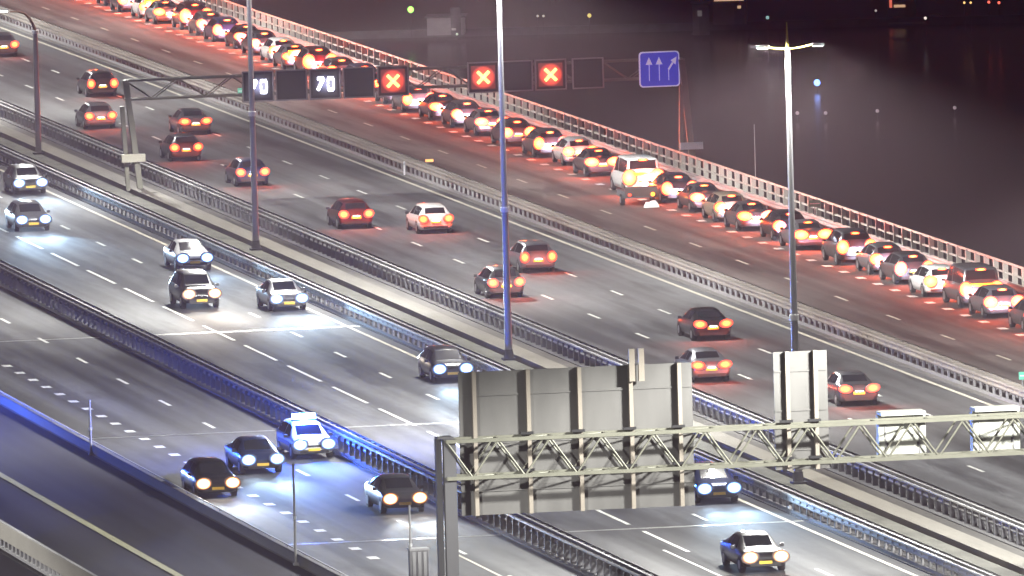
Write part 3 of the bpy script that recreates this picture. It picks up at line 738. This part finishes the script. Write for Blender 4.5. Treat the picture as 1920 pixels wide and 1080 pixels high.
def red_light(c, kind, power):
    """the light the tail lamps give off, on the bodywork and the road behind"""
    K = KINDS[kind]
    for sx in (-1, 1):
        ld = bpy.data.lights.new('tail_lamp_light', 'POINT'); ld.energy = power; ld.color = (1, .08, .02); ld.shadow_soft_size = .12
        o = bpy.data.objects.new('tail_lamp_light', ld); COL.objects.link(o); o.parent = c; o.location = (sx*(K[1][4]-.14), K[0][0]-.32, K[1][2]-.06)
def head_spots(c, kind, power, colour=(0.78, 0.88, 1.0), front=True, n=2, tilt=2.2, ang=46, far=0):
    L1 = KINDS[kind][-1][0]
    for sx in ((-1, 1) if n == 2 else (0,)):
        ld = bpy.data.lights.new('headlight_beam', 'SPOT'); ld.energy = power; ld.spot_size = R(ang); ld.spot_blend = .9; ld.shadow_soft_size = .08; ld.color = colour
        o = bpy.data.objects.new('headlight_beam', ld); COL.objects.link(o); o.parent = c
        o.location = (sx*.62, L1+.12, .68); o.rotation_euler = (R(90-tilt*3), 0, 0)
        if far:
            ld = bpy.data.lights.new('headlight_far_beam', 'SPOT'); ld.energy = far; ld.spot_size = R(34); ld.spot_blend = 1.0; ld.shadow_soft_size = .10; ld.color = colour
            o = bpy.data.objects.new('headlight_far_beam', ld); COL.objects.link(o); o.parent = c
            o.location = (sx*.62, L1+.12, .70); o.rotation_euler = (R(92), 0, 0)
def set_glow(c, material, part, grow=1):
    for l in find(c, part):
        for g in l.children:
            g.data = g.data.copy(); g.data.materials[0] = material
            if grow != 1:
                cx = sum(v.co.x for v in g.data.vertices)/len(g.data.vertices); cz = sum(v.co.z for v in g.data.vertices)/len(g.data.vertices)
                for v in g.data.vertices: v.co.x = cx+(v.co.x-cx)*grow; v.co.z = cz+(v.co.z-cz)*grow

# --- cars driving away: red tail lights
OUT = [('hatchback', 134.9, 879.6, 'dark grey', 'dark car cut off by the left edge, only its right tail light showing'),
       ('estate', 134.77, 839.9, 'black', 'black estate car with a bright yellow plate behind the far gantry leg'),
       ('hatchback', 130.32, 812.5, 'silver', 'silver hatchback driving in the inner lane, nearest the far gantry leg on its left'),
       ('saloon', 134.57, 804.6, 'grey', 'grey saloon with wide red lights right of the far gantry leg'),
       ('hatchback', 130.72, 784.4, 'dark grey', 'dark hatchback just below the grey saloon, right of the far gantry leg'),
       ('hatchback', 131.0, 763.7, 'dark blue', 'dark blue hatchback behind the left of centre lamp pole'),
       ('hatchback', 131.0, 731.1, 'dark red', 'dark red hatchback with an orange plate beside the white hatchback'),
       ('hatchback', 134.24, 725.7, 'white', 'white hatchback with brightly lit tail, the only white car driving away'),
       ('estate', 134.47, 698.3, 'silver', 'silver estate car with a pale bumper right of the central lamp pole'),
       ('hatchback', 130.15, 683.9, 'dark grey', 'dark hatchback half hidden by the central lamp pole'),
       ('saloon', 134.61, 655.0, 'black', 'black saloon with an orange plate, above the silver roofed car'),
       ('saloon', 130.14, 633.4, 'silver', 'silver roofed saloon partly behind the top corner of the large sign back'),
       ('saloon', 133.76, 618.4, 'dark grey', 'dark saloon right of the small sign back with a red lit roof edge')]
for i, (k, t, s, colr, lab) in enumerate(OUT):
    c = place_car(k, False, t, s, colr, lab, 'cars driving away with red tail lights')
    head_spots(c, k, 900 if colr == 'dark red' else 260, (1, .82, .55) if colr == 'dark red' else (.8, .88, 1), n=1)
    red_light(c, k, 90)

# --- oncoming cars: headlights towards the camera
IN = [('hatchback', 118.9, 764.5, 'dark grey', 'dark hatchback with dazzling lights at the left edge beside the guardrail', 1),
      ('hatchback', 115.1, 738.4, 'silver', 'silver hatchback with dazzling lights, lower one at the left edge', 1),
      ('hatchback', 113.4, 757.0, 'grey', 'oncoming car cut off by the left edge with one headlight showing', 1),
      ('saloon', 118.8, 708.7, 'white', 'pale saloon with joined white headlights beside the guardrail, upper one of a pair', 1),
      ('suv', 115.3, 685.3, 'black', 'black off roader with warm headlights in the middle lane', 0),
      ('saloon', 118.99, 681.6, 'silver', 'silver saloon with blue white headlights left of the bright guardrail', 1),
      ('hatchback', 119.27, 639.2, 'black', 'black hatchback coming up to the large sign back, headlights wide apart', 1),
      ('hatchback', 119.0, 577.7, 'dark blue', 'dark blue hatchback half hidden behind the right edge of the large sign back', 1),
      ('saloon', 114.9, 549.2, 'black', 'black saloon with warm headlights at the bottom edge, nearest oncoming car', 0)]
for i, (k, t, s, colr, lab, cold) in enumerate(IN):
    c = place_car(k, True, t, s, colr, lab, 'oncoming cars with headlights on')
    head_spots(c, k, 260 if cold else 200, (0.50, 0.74, 1.0) if cold else (1, .80, .60), far=4500 if cold else 3000)
    if not cold: set_glow(c, M_HEADW, 'headlight')
LOW = [('hatchback', 100.0, 589.7, 'black', 'black hatchback with warm headlights nearest the parapet on the slip lane', 0),
       ('saloon', 103.6, 599.4, 'dark blue', 'dark blue saloon with white headlights right behind the black hatchback on the slip lane', 1),
       ('saloon', 106.1, 579.5, 'dark grey', 'dark grey saloon with orange tinged headlights left of the near gantry leg', 0)]
for (k, t, s, colr, lab, cold) in LOW:
    c = place_car(k, True, t, s, colr, lab, 'cars on the slip lanes')
    head_spots(c, k, 300 if cold else 260, (0.50, 0.74, 1.0) if cold else (1, .80, .60), far=4500 if cold else 3000)
    if not cold: set_glow(c, M_HEADW, 'headlight')
# police car with blue beacons
pc = place_car('estate', True, 106.84, 605.1, 'white', 'white police car flashing bright blue roof beacons', 'cars on the slip lanes', name='police_car')
lb = MB().box((0, -.15, 1.53), (1.10, .26, .07)).build('light_bar', M_TRIM, pc)
for x in (-.34, 0, .34): MB().box((x, -.15, 1.68), (.30, .24, .22)).build('blue_beacon', M_BLUEL, lb)
for (y, sd) in ((.1, 1.11), ):
    for sx in (-1, 1):
        MB().add([(sx*.915, -1.6, .55), (sx*.915, 1.2, .55), (sx*.915, 1.3, .72), (sx*.915, -1.6, .72)], [(0, 1, 2, 3)]).build('stripe', mat('police_stripe', (.02, .06, .5), .4), pc)
head_spots(pc, 'estate', 300, (0.45, 0.7, 1.0), far=4000)
bl = bpy.data.lights.new('beacon_light', 'POINT'); bl.energy = 19000; bl.color = (0.03, 0.12, 1.0); bl.shadow_soft_size = .25
bo = bpy.data.objects.new('beacon_light', bl); COL.objects.link(bo); bo.parent = pc; bo.location = (0, -.1, 2.0)

pc2 = place_car('estate', True, 91.0, 634.0, 'white', 'white police car on the side road, just outside the left edge, lighting the parapet blue', 'police cars', name='police_car')
lb = MB().box((0, -.15, 1.53), (1.10, .26, .07)).build('light_bar', M_TRIM, pc2)
for x in (-.34, 0, .34): MB().box((x, -.15, 1.68), (.30, .24, .22)).build('blue_beacon', M_BLUEL, lb)
bl = bpy.data.lights.new('beacon_light', 'POINT'); bl.energy = 9000; bl.color = (0.03, 0.12, 1.0); bl.shadow_soft_size = .25
bo = bpy.data.objects.new('beacon_light', bl); COL.objects.link(bo); bo.parent = pc2; bo.location = (0, -.1, 2.0)

# --- the queue: brake lights on the outer lane, read from right to left
QS = [(149.95, 652.2, 'hatchback', 'grey'), (149.95, 660.5, 'hatchback', 'silver'), (150.05, 666.8, 'van', 'grey'), (150.0, 673.8, 'hatchback', 'white'),
      (150.1, 681.8, 'estate', 'dark grey'), (150.15, 688.3, 'hatchback', 'silver'), (149.95, 694.9, 'suv', 'dark grey'), (150.05, 705.0, 'saloon', 'silver'),
      (150.3, 711.6, 'hatchback', 'black'), (149.9, 718.6, 'saloon', 'grey'), (149.9, 725.3, 'hatchback', 'beige'), (149.9, 732.4, 'saloon', 'dark grey'),
      (149.95, 739.6, 'estate', 'black'), (149.3, 746.6, 'van', 'white'), (149.95, 760.4, 'saloon', 'dark grey'), (150.0, 769.2, 'hatchback', 'white'),
      (149.8, 776.2, 'estate', 'grey'), (150.0, 785.6, 'hatchback', 'dark grey'), (149.9, 794.5, 'saloon', 'silver'), (150.05, 802.0, 'hatchback', 'grey'),
      (149.7, 808.5, 'saloon', 'black'), (149.8, 815.8, 'estate', 'silver')]
s = 823.6
kk = ['hatchback', 'saloon', 'estate', 'hatchback', 'suv', 'saloon', 'hatchback']; cc = ['dark grey', 'silver', 'grey', 'black', 'white', 'dark red', 'dark blue']
i = 0
while s < 955:
    QS.append((150.0+random.uniform(-.15, .2), s, kk[i % 7], cc[(i*3) % 7])); s += 6.4+random.uniform(0, 1.3); i += 1
words = ['first', 'second', 'third', 'fourth', 'fifth', 'sixth', 'seventh', 'eighth', 'ninth', 'tenth', 'eleventh', 'twelfth', 'thirteenth', 'fourteenth', 'fifteenth',
         'sixteenth', 'seventeenth', 'eighteenth', 'nineteenth', 'twentieth', 'twenty-first', 'twenty-second', 'twenty-third', 'twenty-fourth', 'twenty-fifth', 'twenty-sixth',
         'twenty-seventh', 'twenty-eighth', 'twenty-ninth', 'thirtieth', 'thirty-first', 'thirty-second', 'thirty-third', 'thirty-fourth', 'thirty-fifth', 'thirty-sixth',
         'thirty-seventh', 'thirty-eighth', 'thirty-ninth', 'fortieth', 'forty-first', 'forty-second', 'forty-third']
SPECIAL = {0: 'grey hatchback cut off by the right edge at the tail of the queue', 1: 'silver hatchback second from the right edge in the brake light queue',
           2: 'grey van with a long yellow light bar in the queue near the right edge', 12: 'black estate with clear dark rear window in the queue beside the white van',
           13: 'white van with dazzlingly lit rear doors in the queue, beside the low trailer', 11: 'dark saloon with a white lit boot right of the black estate in the queue',
           14: 'dark saloon with a bluish lit boot left of the white van in the queue'}
def brake_bar(c, kind, w):
    K = KINDS[kind]; i = 3 if kind != 'saloon' else 4
    y, z = K[i][0], K[i][3]
    MB().box((0, y-.06, z-.01), (w, .06, .10)).build('brake_light', M_BRAKE, c)
for i, (t, s, k, colr) in enumerate(QS):
    lab = SPECIAL.get(i, f'{colr} {k if k != "suv" else "off roader"}, {words[i]} vehicle from the right edge in the brake light queue')
    t += random.uniform(-.22, .22)*(i != 13)
    c = place_car(k, False, t, s, colr, lab, 'vehicles waiting in the brake light queue')
    if k == 'van': c.name = 'van'
    set_glow(c, M_BRAKE, 'tail_light', 1.25); brake_bar(c, k, .42 if k != 'van' else .5)
    if i == 2: MB().box((.05, KINDS['van'][0][0]-.06, 1.12), (1.2, .05, .13)).build('light_bar', M_AMBER, c)
    if i > 22 and (908 < s < 915 or 853 < s < 860): MB().box((.0, KINDS[k][0][0]-.07, 1.02), (1.25, .05, .34)).build('light_bar', M_AMBER, c)
    head_spots(c, k, random.choice((500, 900, 1400, 1900)), (.70, .72, 1.0), n=1, tilt=1.6, ang=44)
    red_light(c, k, 330 if s < 830 else 650)

# low trailer standing in the next lane beside the van
tr = empty('trailer', P(147.6, 738.6), -heading(738), 'low dark trailer with an orange lamp beside the white van', 'trailer')
MB().box((0, 1.2, .62), (1.7, 2.4, .36)).build('bed', M_STEEL_DARK, tr)
MB().box((0, .0, .80), (1.7, .06, .5)).build('tailboard', mat('trailer_board', (0.09, 0.06, 0.05), .7), tr)
MB().tube((0, 2.4, .5), (0, 3.3, .45), .05, .05, 6).build('drawbar', M_STEELD, tr)
for sx in (-1, 1):
    w = MB().tube((sx*.72, 1.1, .30), (sx*.90, 1.1, .30), .30, .30, 14).build('wheel', M_TYRE, tr); MB().tube((sx*.88, 1.1, .30), (sx*.92, 1.1, .30), .17, .17, 10).build('rim', M_RIM, w)
MB().tube((.62, -.09, .62), (.62, -.03, .62), .10, .10, 12).build('tail_light', M_AMBER, tr)
MB().box((-.62, -.05, .62), (.16, .04, .1)).build('tail_light', M_LENS, tr)
wb = empty('sandbag', P(147.95, 737.6), 0, 'white bag lying on the road behind the low trailer', 'bag')
MB().box((0, 0, .14), (.8, .35, .28), taper=.7).box((.1, 0, .3), (.4, .25, .1), taper=.6).build('sack', M_BAND, wb)

# ------------------------------------------------------------------ small roadside things
def hecto(t, s, z, h, label, w=.34):
    r_ = empty('distance_marker', P(t, s, z), 0, label, 'marker sign', 'small green distance markers')
    MB().tube((0, 0, 0), (0, 0, h), .03, .03, 6).build('post', M_STEELD, r_)
    p_ = MB().box((0, -.04, h+.10), (w, .03, .34)).build('sign_plate', M_GREEN, r_)
    MB().box((0, -.058, h+.10), (w-.10, .004, .05)).build('white_band', M_SWHITE, p_)
hecto(140.6, 825, .6, .35, 'small pale green marker sign under the unlit lane signals')
hecto(141.3, 719, .05, .25, 'small green marker sign on the guardrail left of the queue road, photo centre')
hecto(153.0, 719.5, .1, 1.05, 'green marker sign in front of the white railing', .62)
hecto(141.0, 617.5, .6, .45, 'green marker sign on the double guardrail at the right edge')
al = empty('warning_lamp', P(141.0, 765, .8), 0, 'small amber warning lamp on top of the double guardrail', 'lamp')
MB().box((0, 0, .03), (.2, .2, .06)).build('base', M_TRIM, al); MB().box((0, 0, .13), (.42, .14, .14)).build('lens', mat('amber_soft', (.8, .4, .1), .4, emit=(1, .45, .14), es=1.4), al)
rf = empty('reflector_post', P(139.95, 767, 0), 0, 'short white reflector post beside the double guardrail', 'reflector')
MB().box((0, 0, .4), (.09, .06, .8)).build('post', M_SWHITE, rf); MB().box((0, -.035, .66), (.06, .01, .14)).build('reflector', M_PALEB, rf)
for (t, s) in ((120.55, 571), (120.6, 640)):
    rp = empty('reflector_post', P(t, s, .05), 0, 'small round white reflector at the foot of the bright guardrail' if s < 600 else 'small white reflector at the foot of the lit guardrail, upper one', 'reflector')
    MB().tube((0, 0, 0), (0, 0, .3), .02, .02, 6).build('post', M_STEELD, rp); MB().tube((0, -.02, .34), (0, .02, .34), .08, .08, 12).build('reflector', M_BAND, rp)

# ------------------------------------------------------------------ far bank: huts, lamps, marker lights on the water
def ray(px, py, z):
    d = Fv+R1*((px-960)/FPX)-U1*((py-540)/FPX); k = (z-CAMH)/d.z
    return Vector((0, 0, CAMH))+d*k
QZ = GZ+.45
def hut(px, py, w, h, label, windows=(), fascia=None, col=(0.16, 0.14, 0.15)):
    b = ray(px, py, QZ); r_ = empty('hut', b, -.24, label, 'hut')
    MB().box((0, 1.5, h/2), (w, 3, h)).build('wall', mat('hut_wall_%d' % (px), col, .9, noise=.2, nscale=1), r_)
    MB().box((0, 1.5, h+.05), (w+.3, 3.3, .1)).build('roof', M_STEEL_DARK, r_)
    MB().box((w*.3, -.02, .95), (.7, .06, 1.9)).build('door', M_STEEL_DARK, r_)
    for (x, z, ww, hh, e) in windows: MB().box((x, -.03, z), (ww, .05, hh)).build('window', e, r_)
    if fascia: MB().box((0, -.04, h-.2), (w*.9, .04, .12)).build('lit_fascia', fascia, r_)
E_W = mat('window_warm', (1, 1, 1), .5, emit=(1, .62, .35), es=.7); E_D = mat('window_dim', (.5, .5, .5), .5, emit=(.8, .7, .7), es=.10)
E_R = mat('window_red', (1, .3, .2), .5, emit=(1, .2, .12), es=.9)
hut(1313, 66, 1.0, 2.1, 'narrow grey hut on the far quay, leftmost under the red light', [(0, 1.5, .3, .4, E_D)])
hut(1368, 46, 2.3, 1.9, 'wide grey hut on the far quay with a warm lit fascia', [(.7, 1.2, .25, .2, E_W)], E_W)
hut(1690, 30, 1.9, 1.5, 'dark hut on the far quay with red and white lit windows', [(-.72, .9, .18, .6, E_R), (-.1, .7, .8, .18, E_W)])
hut(835, 66, 2.5, 1.2, 'faint grey hut on the far bank near the green light', [(.6, .4, .3, .15, E_D)], None, (0.26, 0.24, 0.26))
def dot_lamp(px, py, h, col, es, r, label, name='bank_lamp', z=QZ):
    b = ray(px, py, z); b2 = ray(px, py, z+h); base = Vector((b2.x, b2.y, z))
    r_ = empty(name, base, 0, label, 'lamp', 'small lights in the dark beyond the road')
    MB().tube((0, 0, 0), (0, 0, h), .025, .02, 6).build('pole', M_BLACK, r_)
    mb = MB(); 
    for k in range(6):
        a0, a1 = math.pi*k/6, math.pi*(k+1)/6
        mb.tube((0, 0, h-r*math.cos(a0)), (0, 0, h-r*math.cos(a1)), max(1e-3, r*math.sin(a0)), max(1e-3, r*math.sin(a1)), 10, caps=False)
    mb.build('globe', mat('dot_%s' % label.replace(' ', '_')[:40], col, .5, emit=col, es=es), r_)
dot_lamp(770, 18, 2.0, (.35, 1, .12), 3.0, .22, 'bright green light on the far bank')
dot_lamp(857, 64, 1.0, (.8, 1, .7), .9, .08, 'tiny pale light in front of the faint hut')
dot_lamp(1008, 30, 1.5, (1, .95, .8), .8, .08, 'left one of two tiny pale lights above the lane signals')
dot_lamp(1019, 30, 1.5, (1, .95, .8), .9, .08, 'right one of two tiny pale lights above the lane signals')
dot_lamp(1105, 29, 1.8, (1, .8, .2), 1.0, .14, 'yellow light on the far bank over the lane signals')
dot_lamp(1308, 3, 2.0, (1, .35, .2), 1.2, .07, 'tiny red light above the narrow hut')
dot_lamp(1439, 33, 3.0, (.5, .85, .85), .6, .12, 'pale teal light on a thin pole left of the yellow pole tip')
dot_lamp(1642, 20, 1.5, (1, .9, .85), .6, .08, 'tiny white light left of the red lit hut')
dot_lamp(1735, 34, 1.3, (1, .85, .75), 1.4, .10, 'white light at the end of the quay edge')
dot_lamp(1808, 5, 2.0, (1, .6, .2), 2.0, .08, 'left one of two small amber lights at the top right')
dot_lamp(1820, 5, 2.0, (1, .6, .2), 2.0, .08, 'right one of two small amber lights at the top right')
dot_lamp(1854, 4, 2.0, (1, .15, .1), 2.0, .10, 'left one of two red lights in the top right corner')
dot_lamp(1873, 5, 2.0, (1, .15, .1), 2.0, .10, 'right one of two red lights in the top right corner')
dot_lamp(1532, 155, .6, (.22, .38, 1), 3.6, .22, 'round blue light over the water right of the tall lamp', 'buoy_light', GZ)
for (px, py, n_) in ((1495, 212, 'first'), (1548, 212, 'second'), (1645, 208, 'third'), (1790, 202, 'fourth')):
    dot_lamp(px, py, .5, (.75, .62, .68), .30, .12, f'{n_} from the left of four dim grey lights low over the water', 'buoy_light', GZ)
# pale quay edge pieces
for k, (x0, x1, py) in enumerate(((1665, 1735, 47), (1745, 1765, 30), (1300, 1322, 64))):
    a, b = ray(x0, py, QZ), ray(x1, py-(2 if k == 0 else 0), QZ)
    r_ = empty('mooring_beam', a, 0, ['long pale mooring beam along the quay edge under the red lit hut', 'short pale beam right of the long mooring beam', 'short pale beam at the foot of the narrow hut'][k], 'beam')
    MB().bar((0, 0, .1), b-a+Vector((0, 0, .1)), .2, .12).build('beam', M_CONC, r_)
    for q in (0, 1): MB().box((b-a)*q+Vector((0, 0, .02)), (.2, .2, .1)).build('footing', M_CONC2, r_)
# thin mast by the railing
mp = empty('mast', P(156.3, 751, GZ), 0, 'very thin dark mast in the water behind the railing', 'mast'); MB().tube((0, 0, 0), (0, 0, 9.2), .03, .02, 6).build('pole', M_POLE, mp)
MB().box((0, 0, .1), (.3, .3, .2)).build('base', M_STEEL_DARK, mp)

# ------------------------------------------------------------------ the misty night air
HAZE = 0.00027
if HAZE > 0:
    hz_m = bpy.data.materials.new('haze_air'); hz_m.use_nodes = True; n = hz_m.node_tree; n.nodes.remove(n.nodes['Principled BSDF'])
    pv = n.nodes.new('ShaderNodeVolumePrincipled'); pv.inputs['Color'].default_value = (0.9, 0.70, 0.80, 1); pv.inputs['Density'].default_value = HAZE
    pv.inputs['Anisotropy'].default_value = 0.45
    n.links.new(pv.outputs[0], n.nodes['Material Output'].inputs['Volume'])
    mb = MB().box((150, 560, 28.5), (900, 1300, 75)); hz = mb.build('haze', hz_m); tag(hz, kind='stuff')

for o in bpy.data.objects:
    if 'used' in o: del o['used']
